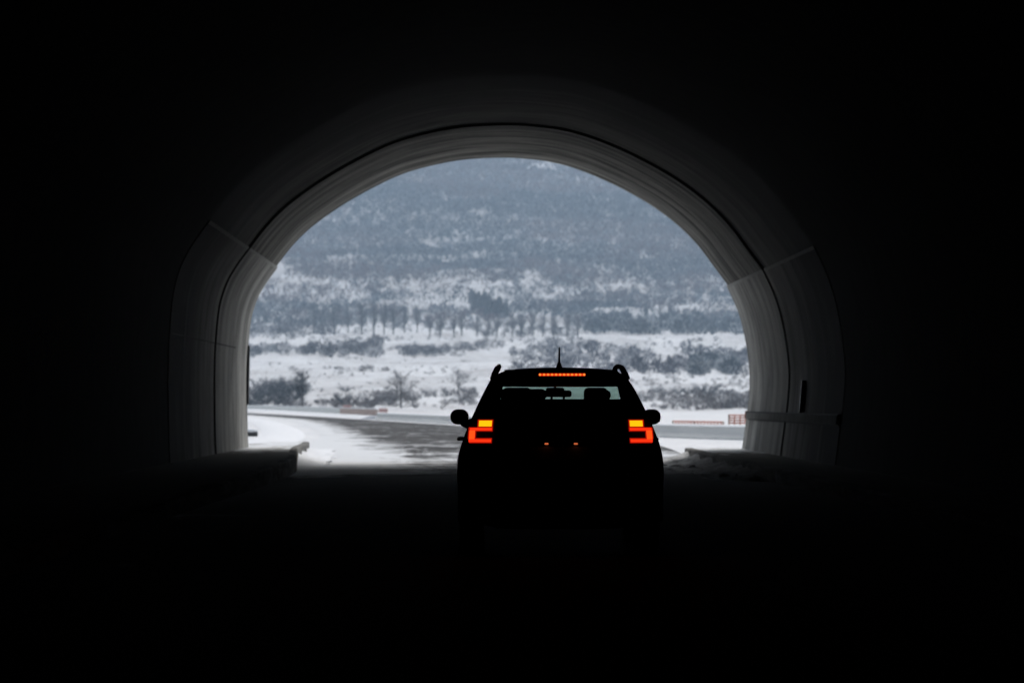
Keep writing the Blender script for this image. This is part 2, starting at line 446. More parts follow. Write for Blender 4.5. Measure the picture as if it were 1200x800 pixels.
# raised cable ledge along the right wall, with its dark upper and lower seams
def wall_strip(name, z0, z1, dep, y0, y1, mat, P=Pr):
    zz = np.array([p[1] for p in P]); xx = np.array([p[0] for p in P])
    o = np.argsort(zz); X = lambda z: float(np.interp(z, zz[o], xx[o]))
    s = 1 if X(1) > 0 else -1
    mb = MB(); v = []
    for y in (y0, y1):
        v += [(X(z0)+.02*s, y, z0), (X(z0)-dep*s, y, z0), (X(z1)-dep*s, y, z1), (X(z1)+.02*s, y, z1)]
    mb.add([Vector(p)-tunnel_off for p in v], [(0,1,5,4),(1,2,6,5),(2,3,7,6),(3,0,4,7),(0,3,2,1),(4,5,6,7)])
    return mb.build(name, mat, tunnel)
wall_strip('cable_ledge', .90, 1.06, .06, RING+.3, PORTAL-.6, M['wall_ledge_concrete'])
wall_strip('ledge_seam', 1.06, 1.09, .075, RING, PORTAL-.55, M['rubber'])
wall_strip('ledge_seam', .87, .90, .03, RING, PORTAL-1.2, M['rubber'])
wall_strip('ledge_end_mark', .92, 1.10, .08, PORTAL-.55, PORTAL-.45, M['orange'])
wall_strip('panel_seam', 2.62, 2.64, .02, RING, PORTAL-6, M['rubber'], Pl)
wall_strip('conduit', 1.10, 1.78, .10, 51.0*K, 51.1*K, M['dark_metal'])
wall_strip('conduit', 1.25, 2.75, .05, 61.35*K, 61.5*K, M['dark_metal'], Pl)
# unseen cap added behind the viewer to keep light out of the tunnel
mb = MB(); mb.box((0, BACK-.4-PORTAL, 4), (16, .7, 10)); mb.build('unseen_end_cap', M['shade_dark'], tunnel)
mb = MB(); mb.box((0, (BACK+PORTAL)/2-PORTAL-.1, -.8), (15.5, PORTAL-BACK-.2, .7)); mb.build('invert_slab', M['wall'], tunnel)

# dirty snow swept against the right kerb, and small lumps at the left
def lumps(name, spots, mat, seed):
    rr = random.Random(seed); mb = MB()
    for (x, y, r, h) in spots:
        bm = bmesh.new(); bmesh.ops.create_icosphere(bm, subdivisions=2, radius=1)
        for q in bm.verts:
            s = 1+.35*(rr.random()-.5)
            q.co = Vector((q.co.x*r*s*1.0, q.co.y*r*1.6*s, max(q.co.z, -.1)*h*s))
        bm.verts.index_update()
        mb.add([q.co+Vector((x, y, .005+float(road_z(y)))) for q in bm.verts], [tuple(w.index for w in p.verts) for p in bm.faces]); bm.free()
    return tag(mb.build(name, mat, smooth=True, sharp=70), kind='stuff')
sp = [(5.28-abs(random.gauss(0, .22)), random.uniform(44, 62)*K, random.uniform(.04, .16), random.uniform(.03, .10)) for q_ in range(150)]
lumps('dirty_snow', sp, M['dirty_snow'], 3)

def edge_bank(name, edge, side, ya, yb, w, top, mat, seed):
    """ploughed snow leaning on a kerb face"""
    rr = random.Random(seed); secs = []
    ex = np.array([p[0] for p in edge]); ey = np.array([p[1] for p in edge])
    for y in np.arange(ya, yb, .35):
        x = float(np.interp(y, ey, ex)); z = float(road_z(y)); e = min(1, (y-ya)/2+.05, (yb-y)/2+.05)
        g = .55+.45*math.sin(y*1.7+seed)*math.sin(y*.63)+.12*(rr.random()-.5)
        row = []
        for q in range(8):
            u = q/7; hh = (top-z)*e*max(.05, g)*(1-u)**1.1
            row.append((x-side*(u*w*(.75+.5*rr.random()*e)-.015), y+rr.uniform(-.05, .05), z+.003+max(0, hh*(1+.25*(rr.random()-.5)))))
        secs.append(row)
    return tag(loft(name, secs, mat, closed=False, caps=False, sharp=80), kind='stuff')
edge_bank('dirty_snow', right_e, 1, 78, 111, .9, .10, M['dirty_snow'], 3)
edge_bank('snow_bank', left_e, -1, 101, 124, .8, .06, M['snowcap'], 5)

# snow-capped dark rock outside the left edge of the mouth
def rock(name, loc, r, label):
    t_ = tag(empty(name, loc), label, 'rock'); rr = random.Random(5)
    for nm, mat, zs, dz in (('stone', M['rock'], .75, 0), ('snow_cap', M['snowcap'], .32, r*.52)):
        bm = bmesh.new(); bmesh.ops.create_icosphere(bm, subdivisions=3, radius=r)
        for q in bm.verts:
            s = 1+.3*(rr.random()-.5)*(.6); q.co = Vector((q.co.x*1.15*s, q.co.y*s, q.co.z*zs*s+dz))
        bm.verts.index_update(); mb = MB(); mb.add([q.co.copy() for q in bm.verts], [tuple(w.index for w in p.verts) for p in bm.faces]); bm.free()
        mb.build(nm, mat, t_, smooth=True, sharp=60)
rock('roadside_rock', (-8.6, 93*K, .08), .24, 'dark rock with a snow cap beside the left edge of the tunnel mouth')

# snow bank at the left of the road outside the mouth
def bank(name, path, w, h, mat):
    secs = []
    for i, p in enumerate(path):
        a = path[max(i-1, 0)]; b = path[min(i+1, len(path)-1)]
        d = np.array(b)-np.array(a); d = d/np.linalg.norm(d); nrm = np.array((d[1], -d[0]))
        e = min(1, i/3, (len(path)-1-i)/3)+.02
        r = []
        for k_ in range(9):
            u = -1+k_/4; hh = h*(1-u*u)*e*(1+.6*(random.random()-.5))
            q = np.array(p)+nrm*u*w*(.6+.4*e); r.append((q[0], q[1], hh+.004))
        secs.append(r)
    return tag(loft(name, secs, mat, closed=False, caps=False), kind='stuff')
bank('snow_bank', cr(KY([(-6.6, 73), (-7.2, 90), (-9.8, 120), (-15.5, 170), (-24, 225), (-34, 280)]), 12), .9, .12, M['snowcap'])

# ------------------------------------------------------------------ barrier and guardrail along the outer edge
bpath = cr(KY([(16, 79), (10.2, 83), (6.8, 92), (3.6, 111), (-.6, 140), (-7.2, 181)]), 10)
bar = tag(empty('concrete_barrier', (bpath[0][0], bpath[0][1], 0)), 'low grey concrete barrier capped with snow along the outer edge of the bend', 'barrier')
def sweep(name, path, section, mat, parent):
    off = parent.location if parent else Vector((0, 0, 0)); secs = []
    for i, p in enumerate(path):
        a = path[max(i-1, 0)]; b = path[min(i+1, len(path)-1)]; d = np.array(b)-np.array(a); d = d/np.linalg.norm(d); nr = np.array((-d[1], d[0]))
        secs.append([Vector((p[0]+nr[0]*s[0], p[1]+nr[1]*s[0], s[1]))-Vector(off) for s in section])
    return loft(name, secs, mat, parent, sharp=30)
sweep('wall_block', bpath, [(-.30, -.05), (-.30, .07), (-.14, .18), (-.09, .42), (.09, .42), (.14, .18), (.30, .07), (.30, -.05)], M['barrier'], bar)
sweep('snow_cap', bpath, [(-.13, .423), (-.15, .45), (-.08, .50), (.02, .515), (.10, .49), (.15, .45), (.13, .423)], M['snowcap'], bar)
gpath = cr(KY([(-7.4, 182.5), (-15.6, 237), (-32, 345), (-60, 470)]), 14)
gr = tag(empty('guardrail', (gpath[0][0], gpath[0][1], 0)), 'steel guardrail with a rusty near end running off to the left behind the road', 'guardrail')
sec = [(0, .26), (-.07, .33), (-.07, .42), (-.015, .49), (-.07, .56), (-.07, .65), (0, .72), (.03, .66), (.03, .33)]
sweep('beam', gpath[9:], sec, M['galv'], gr)
sweep('beam', gpath[:10], [(a, b+.002) for a, b in sec], M['rust'], gr)['label'] = 'rusty brown end beam'
sweep('snow_heap', gpath, [(-.9, -.02), (-.45, .12), (-.1, .21), (.2, .26), (.6, .20), (1.3, -.02)], M['snowcap'], gr)
sweep('snow_cap', gpath, [(-.07, .724), (-.05, .79), (.03, .80), (.06, .724)], M['snowcap'], gr)
acc = 0; last = np.array(gpath[0]); posts = [gpath[0]]
for p in gpath[1:]:
    k_ = np.linalg.norm(p-last); acc += k_; last = p
    if acc > 16: posts.append(p); acc = 0
for i, p in enumerate(posts):
    mb = MB(); mb.box((p[0]-gr.location.x+.09, p[1]-gr.location.y, .33), (.10, .12, .72)); mb.build('post', M['rust'] if i < 3 else M['dark_metal'], gr)

# orange safety netting behind the barrier
def netting(name, path, h, label, mat='orange', st=.22):
    o = tag(empty(name, (path[0][0], path[0][1], 0)), label, 'safety netting')
    b0 = Vector((path[0][0], path[0][1], 0)); mb = MB()
    for i in range(len(path)-1):
        a = np.array(path[i]); b = np.array(path[i+1]); L = np.linalg.norm(b-a); d = (b-a)/L
        for z in np.linspace(.1, h, max(4, int(h/.09))):
            mb.tube([Vector((*a, z+zt(*a)*0))-b0, Vector((*b, z))-b0], .028, 4, False)
        for s in np.arange(0, L, st):
            q = a+d*s; mb.tube([Vector((*q, .1))-b0, Vector((*q, h))-b0], .024, 4, False)
    mb.build('mesh', M[mat], o)
    for p in path:
        q = MB(); q.tube([Vector((*p, -.1))-b0, Vector((*p, h+.03))-b0], .04, 6); q.build('stake', M['rust'], o)
netting('safety_netting', KY([(9.9, 94.0), (11.5, 93.5), (14, 92)]), .80, 'short panel of orange safety netting by the right edge of the tunnel mouth', 'orange', .24)
netting('safety_netting', KY([(8.1, 98.6), (8.8, 96.6), (9.7, 94.2)]), .53, 'long low orange safety netting behind the snow-capped barrier', 'orange', .5)
netting('safety_netting', KY([(-14.2, 262), (-13.2, 258)]), .9, 'scrap of red netting showing above the guardrail near its middle', 'faded_red', .5)
netting('safety_netting', KY([(-8.0, 203), (-7.2, 200)]), .72, 'scrap of red netting just past the near end of the guardrail', 'faded_red', .5)
# dark marker post in front of the barrier at the right
mk = tag(empty('marker_post', (9.75, 89.6*K, 0)), 'short dark marker post in the snow before the barrier by the right mouth edge', 'post')
mb = MB(); mb.tube([(0, 0, -.05), (0, 0, .38)], .06, 8); mb.build('shaft', M['dark_metal'], mk)
mb = MB(); mb.tube([(0, 0, .381), (0, 0, .42), (0, 0, .45)], [.07, .075, .02], 8); mb.build('cap', M['dark_metal'], mk)

# ------------------------------------------------------------------ vegetation
def blades(n, base, tip, w, rs):
    """n flat tapering twigs from base[] to tip[] as triangles"""
    d = tip-base; s = rs.randn(n, 3); s = np.cross(d, s); s /= np.linalg.norm(s, axis=1)[:, None]+1e-9
    w = np.asarray(w)[:, None] if hasattr(w, '__len__') else w
    v = np.stack([base-s*w*.5, base+s*w*.5, tip], 1).reshape(-1, 3)
    return v, np.arange(3*n).reshape(-1, 3)
def shrub_cloud(pos, height, width, per, size, cols, rs, squash=1.0):
    """many small twig clumps at pos: per = twig triangles each"""
    n = len(pos); N = n*per
    p = np.repeat(pos, per, 0); h = np.repeat(height, per); w = np.repeat(width, per)
    a = rs.rand(N)*2*np.pi; r = np.sqrt(rs.rand(N)); tt = rs.rand(N)**.8
    env = np.sin(np.pi*np.clip(.12+.8*tt, 0, 1))
    base = p + np.stack([np.cos(a)*r*w*.5*env, np.sin(a)*r*w*.5*env, tt*h*.85], 1)
    L = np.repeat(size, per)*(0.5+rs.rand(N))
    d = np.stack([np.cos(a)*r*.7+rs.randn(N)*.35, np.sin(a)*r*.7+rs.randn(N)*.35, .5+rs.rand(N)*.7], 1)
    d /= np.linalg.norm(d, axis=1)[:, None]
    v, tr = blades(N, base, base+d*L[:, None], L*.38, rs)
    c = np.repeat(cols, per, 0)*(0.75+.5*rs.rand(N))[:, None]
    return v, tr, np.repeat(c, 3, 0)

def plant_mesh(name, seed, H, W, n_limb, n_twig, tw, up, tint, kind='shrub'):
    """one bare plant: returns (stem mesh, crown mesh); limbs are tubes, twigs fine blades"""
    rs = np.random.RandomState(seed); mb = MB(); starts = []
    if kind == 'tree':
        r0 = H*.022
        mb.tube([(0, 0, -.3), (0, 0, H*.25), (rs.randn()*.02*H, rs.randn()*.02*H, H*.6), (0, 0, H*.93)], [r0*1.25, r0, r0*.6, r0*.12], 7)
    for i in range(n_limb):
        a = rs.rand()*2*np.pi; f0 = (.10+.7*rs.rand()) if kind == 'tree' else 0
        z0 = f0*H; L = (W*.5)*((.45+.75*math.sin(math.pi*min(1, f0+.18))) if kind == 'tree' else 1.05)*(.5+.5*rs.rand()); rise = up*(H-z0)*(.25+.4*rs.rand()) if kind == 'tree' else up*H*(.4+.5*rs.rand())
        b = np.array((0, 0, z0)) if kind == 'tree' else np.array((math.cos(a), math.sin(a), 0))*W*.10*rs.rand()
        m = b+np.array((math.cos(a)*L*.5, math.sin(a)*L*.5, rise*.45)); e = b+np.array((math.cos(a)*L, math.sin(a)*L, rise))
        mb.tube([b, m, e], [H*.006, H*.004, H*.0015], 5); starts += [(b, m, e)]
    k = rs.randint(0, n_limb, n_twig); u = rs.rand(n_twig)**.7
    S = np.array(starts); b, m, e = S[k, 0], S[k, 1], S[k, 2]; u_ = u[:, None]
    base = b*(1-u_)**2+2*m*u_*(1-u_)+e*u_**2
    d = rs.randn(n_twig, 3)*.55+np.array((0, 0, .75*up+.15))+(e-b)/np.linalg.norm(e-b, axis=1)[:, None]*.5
    d /= np.linalg.norm(d, axis=1)[:, None]; L = H*(.07+.16*rs.rand(n_twig))
    v1, t1 = blades(n_twig, base, base+d*L[:, None], tw, rs)
    k2 = rs.randint(0, n_twig, n_twig*2); q = base[k2]+d[k2]*L[k2][:, None]*rs.rand(n_twig*2)[:, None]
    d2 = d[k2]+rs.randn(n_twig*2, 3)*.6; d2 /= np.linalg.norm(d2, axis=1)[:, None]
    v2, t2 = blades(n_twig*2, q, q+d2*(L[k2]*.6)[:, None], tw*.7, rs)
    V = np.concatenate([v1, v2]); T = np.concatenate([t1, t2+len(v1)])
    col = np.array(tint)[None]*(.7+.6*rs.rand(len(T)))[:, None]
    frost = rs.rand(len(T)) < .12; col[frost] = (.45, .47, .5)
    return mb, V, T, np.repeat(col, 3, 0)
def plant_proto(name, stem, crown, *a, **k):
    mb, V, T, col = plant_mesh(name, *a, **k)
    root = empty(name)
    s = mb.build(stem, M['bark'], root, smooth=True)
    c = tri_mesh(crown, V, T, M['veg'], root, col)
    return root
def copy_tree(o, parent=None):
    c = o.copy(); C.objects.link(c)
    if parent: c.parent = parent
    for ch in list(o.children): copy_tree(ch, c)
    return c
used = set()
def put(proto, px, y, H, H0, label, cat, group=None, wide=1.0):
    wide *= random.uniform(.85, 1.15); o = copy_tree(proto) if proto.name in used else proto
    used.add(proto.name)
    x, D, z = ground_at(px, y)
    s = H/H0; o.location = (x, D, float(z)-.1); o.rotation_euler = (0, 0, random.random()*6.28); o.scale = (s*wide, s*wide, s)
    for k_ in ('label', 'category', 'group'):
        if k_ in o: del o[k_]
    tag(o, label, cat, group); return o

GREY, BLUE, BROWN = (.12, .118, .128), (.055, .074, .088), (.13, .12, .12)
# avenue of upright trees across the slope
av = [plant_proto('row_tree', 'trunk', 'crown', 20+i, 12., 4.0, 36, 300, .11, .8, (.055, .074, .086) if i < 3 else (.10, .10, .112), kind='tree') for i in range(5)]
xs = [368, 379, 392, 408, 424, 438, 450, 461, 474, 489]
for i, px in enumerate(xs):
    put(av[i % 3], px, 391+random.uniform(-1.5, 1.5), random.uniform(12.5, 16), 12., 'dark upright bare tree in the left half of the row across the slope', 'tree', 'dark trees in the row across the slope', .85 if i > 2 else 1.3)
for i, px in enumerate(np.arange(503, 690, 13.5)):
    put(av[3+i % 2], px+random.uniform(-3, 3), 394+random.uniform(-1, 1.5)+(px-503)*.01, random.uniform(8, 11.5), 12., 'pale grey bare tree in the right half of the row across the slope', 'tree', 'pale trees in the row across the slope', 1.0)
# bare tree and shrubs near the guardrail
lone = plant_proto('bare_tree', 'trunk', 'crown', 41, 6., 4.6, 22, 240, .05, .8, GREY, kind='tree')
put(lone, 470, 478, 6.2, 6., 'lone spreading bare tree standing behind the near end of the guardrail', 'tree')
put(lone, 537, 464, 6.0, 6., 'bare tree rising behind the left shoulder of the car', 'tree')
drk = plant_proto('bare_tree', 'trunk', 'crown', 43, 6., 2.6, 24, 320, .07, 1.0, (.035, .042, .05), kind='tree')
put(drk, 355, 477, 6.0, 6., 'dark narrow tree at the right end of the thicket by the left mouth edge', 'tree')
sh = [plant_proto('bare_shrub', 'stem', 'twigs', 50+i, 3., 4.6, 30, 640, .05, .75, [(.045, .055, .066), GREY, BROWN][i % 3]) for i in range(6)]
for i, (px, y, H) in enumerate([(297, 476, 4.6), (303, 468, 4.4), (311, 474, 4.6), (318, 466, 5.0), (326, 473, 4.8), (333, 465, 5.0), (340, 472, 5.0), (347, 467, 4.8), (309, 460, 4.0), (323, 459, 4.6), (338, 460, 4.8), (300, 478, 2.4), (330, 478, 2.4), (345, 478, 3.0)]):
    put(sh[(0, 1, 0, 3)[i % 4]], px, y, H, 3., 'dark leafless shrub in the dense thicket beside the left mouth edge', 'shrub', 'shrubs of the left thicket', .85)
put(sh[0], 405, 459, 2.0, 3., 'small round dark shrub alone on the snow field', 'shrub')
put(sh[3], 408, 476, 3.2, 3., 'dark shrub above the middle of the guardrail', 'shrub')
for px, y, H in [(396, 478, 1.8), (425, 477, 2.0), (436, 475, 2.8), (446, 470, 3.2), (457, 474, 2.6), (484, 470, 2.8), (503, 464, 2.4), (525, 464, 2.8), (548, 464, 2.8), (487, 478, 1.4), (433, 478, 1.8)]:
    put(sh[random.choice((1, 2, 4, 5))], px, y, H, 3., 'grey bare shrub in the loose hedge between the guardrail and the car', 'shrub', 'shrubs of the loose hedge', .85)
for px, y, H in [(770, 460, 2.0), (782, 462, 2.2), (794, 462, 2.3), (806, 462, 2.2), (817, 462, 2.4), (828, 462, 3.4), (840, 463, 2.0), (852, 463, 1.9), (865, 466, 1.8)]:
    put(sh[random.choice((1, 4, 0))], px, y, H, 3., 'grey shrub in the hedge line across the field right of the car', 'shrub', 'shrubs of the right hedge line', 1.0)
for px, y, H in [(778, 479, 1.2), (803, 479, 1.3), (822, 480, 1.5), (838, 479, 1.7), (852, 479, 2.0), (869, 478, 2.6)]:
    put(sh[random.choice((2, 5, 4))], px, y, H, 3., 'low brown shrub behind the barrier right of the car', 'shrub', 'low shrubs behind the barrier', 1.0)
# dark conifers in mid slope
def conifer(name, seed):
    rs = np.random.RandomState(seed); H = 10.; n = 900
    tt = rs.rand(n)**.75; a = rs.rand(n)*6.283; r = (1-tt)**.6*2.0*(.55+.45*rs.rand(n))
    base = np.stack([np.cos(a)*r*.25, np.sin(a)*r*.25, .8+tt*(H-1)], 1)
    tip = np.stack([np.cos(a)*r, np.sin(a)*r, .8+tt*(H-1)-r*.28], 1)
    v, tr = blades(n, base, tip, .35, rs); col = np.array((.012, .034, .040))[None]*(.7+.6*rs.rand(n))[:, None]
    col[rs.rand(n) < .04] = (.3, .33, .36)
    root = empty(name); mb = MB(); mb.tube([(0, 0, -.4), (0, 0, H*.5), (0, 0, H*.97)], [.2, .12, .02], 7)
    mb.build('trunk', M['bark'], root, smooth=True); tri_mesh('crown', v, tr, M['veg'], root, np.repeat(col, 3, 0)); return root
cf = [conifer('conifer', 71), conifer('conifer', 72)]
for i, (px, y, H) in enumerate([(553, 356, 7), (556, 359, 7), (561, 362, 8), (567, 366, 9), (573, 369, 9), (579, 372, 8), (586, 373, 9), (593, 373, 7), (563, 369, 6), (556, 363, 6), (584, 366, 7), (571, 374, 6)]):
    put(cf[i % 2], px, y, H*1.25, 10., 'dark teal conifer in the clump at mid slope above the car', 'conifer', 'conifers of the mid-slope clump', 1.9)
put(cf[0], 757, 374, 9, 10., 'single dark conifer on the snow edge right of centre', 'conifer', None, 1.3)

# field scrub in bands, and the wooded hillside: too much to count
rs = np.random.RandomState(5)
def band(x0, x1, y0, y1, n, hmin, hmax, col0, out, thr=.42):
    w0 = x1-x0
    if x0 <= 305: x0 -= 130
    if x1 >= 875: x1 += 150
    n = int(n*(x1-x0)/w0)
    for _ in range(n):
        px = rs.uniform(x0, x1); y = rs.uniform(y0, y1)
        x, D, z = ground_at(px, y)
        q = fbm(np.array([x/7.]), np.array([D/22/K]), 3, 8)[0]
        if q < thr+.05: continue
        h = rs.uniform(hmin, hmax)*min(1.25, .45+3*(q-thr)); col = tuple(np.array(col0)*rs.uniform(.75, 1.3)+(.42*rs.rand() if rs.rand() < .42 else 0)); out.append((x, D, float(z)-.1, h, h*rs.uniform(1., 1.8), *col))
S = []
band(300, 545, 411, 420, 270, 1.6, 3.6, GREY, S); band(395, 445, 405, 413, 110, 1.8, 4, GREY, S)
band(292, 330, 412, 420, 60, 1.6, 3., BLUE, S); band(455, 560, 408, 416, 130, 1., 2.4, GREY, S)
band(340, 460, 432, 436, 60, .6, 1.4, BROWN, S)
band(600, 900, 411, 441, 560, 1.4, 3.6, (.07, .07, .085), S, .40); band(810, 860, 425, 440, 160, 2, 3.6, BLUE, S, .3)
band(280, 560, 470, 480, 130, .5, 1.2, BROWN, S, .5); band(740, 890, 468, 480, 150, .5, 1.4, BROWN, S, .45)
band(280, 380, 386, 402, 160, 2, 5, GREY, S, .45); band(690, 880, 378, 393, 420, 2.5, 6, BLUE, S, .35)
band(280, 480, 396, 404, 70, 1, 2.4, GREY, S, .5); band(560, 700, 398, 410, 140, 1, 2.5, GREY, S, .5); band(700, 880, 398, 412, 90, .6, 1.4, BROWN, S, .5)
band(285, 560, 420, 478, 420, .25, .9, BROWN, S, .42); band(735, 885, 441, 480, 420, .3, 1.0, BROWN, S, .40); band(285, 885, 396, 412, 400, .4, 1.6, GREY, S, .42)
band(735, 885, 466, 481, 130, .7, 1.6, BROWN, S, .44); band(390, 560, 462, 480, 120, .7, 1.6, BROWN, S, .44); band(285, 540, 374, 394, 300, 1, 3.2, GREY, S, .46); band(540, 690, 380, 396, 200, 1, 3, GREY, S, .45)
S = np.array(S)
v, tr, c = shrub_cloud(S[:, :3], S[:, 3], S[:, 4], 46, S[:, 3]*.30, S[:, 5:8], rs)
tag(tri_mesh('field_scrub', v, tr, M['veg'], None, c), kind='stuff')

def wood(N, d0, d1, name, seed):
    rs = np.random.RandomState(seed)
    D = np.sqrt(rs.uniform((d0*K)**2, (d1*K)**2, N)); px = rs.uniform(90, 1070, N); X = (px-VX)/F*D
    y = VY-(zt(X, D)-CZ)*F/D; Z0 = zt(X, D); DT = D; D = D/K
    a = fbm(X/95+7, D/150+3, 5, 21); b = fbm(X/26, D/48, 4, 31); g = fbm(X/70+3, D/110+8, 3, 41)
    thr = np.interp(D, [1150, 1250, 1400, 1650, 2000, 3000], [.62, .50, .42, .33, .28, .28])
    # open snowy glades, as the slope shows them
    for gx, gy, rx, ry, s in ((322, 320, 26, 20, .62), (408, 298, 28, 8, .50), (385, 312, 26, 5, .3), (640, 197, 40, 7, .3), (620, 330, 14, 9, .3), (455, 292, 26, 7, .16), (350, 352, 60, 7, .25), (450, 354, 120, 8, .25), (560, 345, 30, 10, .1), (690, 345, 70, 9, .14), (800, 364, 90, 5, .45), (590, 300, 14, 12, .1)):
            thr = thr+.5*s*np.exp(-((px-gx)/rx)**2-((y-gy)/ry)**2)
    keep = ((a*.55+b*.45+.06*rs.randn(N)) > thr) | ((rs.rand(N) < .16) & (D < 1500))
    X, D, g, DT, Z0 = X[keep], D[keep], g[keep], DT[keep], Z0[keep]; n = len(X)
    h = rs.uniform(2.2, 6, n)*np.interp(D, [1200, 2000], [.8, 1.15]); z = Z0-.2
    k = np.clip((.5*g+.5*fbm(X/150+31, DT/420+5, 3, 61)-.43)/.10, 0, 1)[:, None]
    col = np.array((.030, .050, .066))[None]*(1-k)+np.array((.125, .094, .096))[None]*k
    fr = rs.rand(n) < .16+.2*(fbm(X/40, DT/90, 3, 77) > .55); col[fr] = np.array((.15, .168, .19)); col = col*np.clip(.55+.95*fbm(X/55+3, DT/190, 4, 91), .5, 1.6)[:, None]
    v, tr, c = shrub_cloud(np.stack([X, DT, z], 1), h, h*rs.uniform(.8, 1.4, n), 16, h*.36, col, rs)
    return tag(tri_mesh(name, v, tr, M['veg'], None, c), kind='stuff'), n
_, nw = wood(102000, 1150, 3000, 'hillside_wood', 9)
print('wood clumps', nw, 'scrub', len(S))

# ------------------------------------------------------------------ the car
CX, CY = .75, 21.0*K
car = tag(empty('parked_car', (CX, CY, 0)), 'black compact crossover seen from behind with its brake lights glowing in the tunnel', 'car')
car.name = 'crossover_car'
def T(u): return u
# half profile, right side: bottom centre .. roof centre
base_pr = [(0, .24), (.62, .22), (.84, .34), (.91, .68), (.885, .92), (.815, 1.10), (.705, 1.35), (.602, 1.545), (.50, 1.615), (.27, 1.632), (0, 1.638)]
AX = (.84, 3.44); WR, AR = .35, .415
def arch(y):
    z = 0
    for c in AX:
        q = AR**2-(y-c)**2
        if q > 0: z = max(z, WR+math.sqrt(q)-.0)
    return z
def station(y, kind='cabin'):
    P = [list(p) for p in base_pr]
    if kind == 'cabin':
        dz = -.035*max(0, (y-1.6))**2 if y > 1.6 else 0
        for k_ in (7, 8, 9, 10): P[k_][1] += dz
        P[6][1] += dz*.5
    if kind == 'cowl':
        P[6:] = [[.745, 1.09], [.69, 1.10], [.52, 1.115], [.27, 1.13], [0, 1.135]]; P[5] = [.80, 1.07]
    if kind in ('hood', 'nose', 'front'):
        s = {'hood': (.985, .97), 'nose': (.90, .93), 'front': (.74, .84)}[kind]
        z, w = s
        P[3] = [.90*w/.97, min(.68, z-.1)]; P[4] = [.875*w/.97, z-.05]; P[5] = [.80*w/.97, z-.012]
        P[6:] = [[.74*w, z], [.66*w, z+.01], [.5*w, z+.025], [.27*w, z+.035], [0, z+.04]]
        if kind == 'front': P[2][0] = .74; P[1][0] = .55; P[1][1] = .26
    a = arch(y)
    if a > 0:
        P[1][1] = max(P[1][1], a); P[2][1] = max(P[2][1], a); P[2][0] = .895; P[3][1] = max(P[3][1], a+.03); P[3][0] = .915; P[1][0] = .60
    return [(x, y, z) for x, z in P]
def yR(z): return float(np.interp(z, [.2, .5, .85, 1.0, 1.12, 1.35, 1.55, 1.62, 1.65], [.06, .03, .035, .06, .09, .22, .35, .33, .33]))
rear = [(x, yR(z), z) for x, z in base_pr]
stn = [rear]
for y, k_ in [(AX[0]-.40, 'cabin'), (AX[0]-.30, 'cabin'), (AX[0]-.12, 'cabin'), (AX[0]+.12, 'cabin'), (AX[0]+.30, 'cabin'), (AX[0]+.40, 'cabin'), (1.50, 'cabin'), (1.60, 'cabin'), (2.1, 'cabin'), (2.55, 'cabin'),
              (AX[1]-.41, 'cowl'), (AX[1]-.30, 'cowl2'), (AX[1]-.1, 'hood'), (AX[1]+.12, 'hood'), (AX[1]+.30, 'hood'), (AX[1]+.41, 'hood'), (4.10, 'nose'), (4.24, 'front')]:
    if k_ == 'cowl2':
        a = station(y, 'cowl'); b = station(y, 'hood'); stn.append([tuple((np.array(p)+np.array(q))/2) for p, q in zip(a, b)])
    else: stn.append(station(y, k_))
# lean the C-pillar station so that it follows the sloping tailgate
stn[1] = [(x, max(y, yR(z)+.18), z) for x, y, z in stn[1]]
stn[2] = [(x, max(y, yR(z)+.24), z) for x, y, z in stn[2]]
def ring(h): return h+[(-x, y, z) for x, y, z in h[-2:0:-1]]
rings = [ring(s) for s in stn]; NR = len(rings[0])
def half(k): return k if k < 10 else NR-1-k          # face column -> half-profile index of its lower point
groups = {'body': [], 'wind': [], 'sw_r1': [], 'sw_r2': [], 'sw_l1': [], 'sw_l2': []}
for i in range(len(rings)-1):
    for k_ in range(NR):
        q = (i*NR+k_, i*NR+(k_+1) % NR, (i+1)*NR+(k_+1) % NR, (i+1)*NR+k_); h = half(k_); g = 'body'
        right = k_ < 10
        if h in (5, 6) and 3 <= i <= 6: g = 'sw_r1' if right else 'sw_l1'
        if h in (5, 6) and 8 <= i <= 9: g = 'sw_r2' if right else 'sw_l2'
        if i == 10 and h >= 7: g = 'wind'
        groups[g].append(q)
V0 = [p for r in rings for p in r]
def sub(name, verts, faces, mat, lv=2, crease=()):
    used_ = sorted({i for f in faces for i in f}); mp = {a: b for b, a in enumerate(used_)}
    o = mesh_obj(name, [verts[i] for i in used_], [tuple(mp[i] for i in f) for f in faces], mat, car, True)
    if crease:
        ca = o.data.attributes.new('crease_vert', 'FLOAT', 'POINT')
        for i in crease: ca.data[mp[i]].value = 1.0
    m = o.modifiers.new('round', 'SUBSURF'); m.levels = lv; m.render_levels = lv
    return o
groups['body'].append(tuple(range((len(rings)-1)*NR, len(rings)*NR)))
sub('body', V0, groups['body'], M['paint_black'])
sub('windscreen', V0, groups['wind'], M['glass'])
for k_ in ('sw_r1', 'sw_r2', 'sw_l1', 'sw_l2'): sub('side_window', V0, groups[k_], M['tint_glass'])
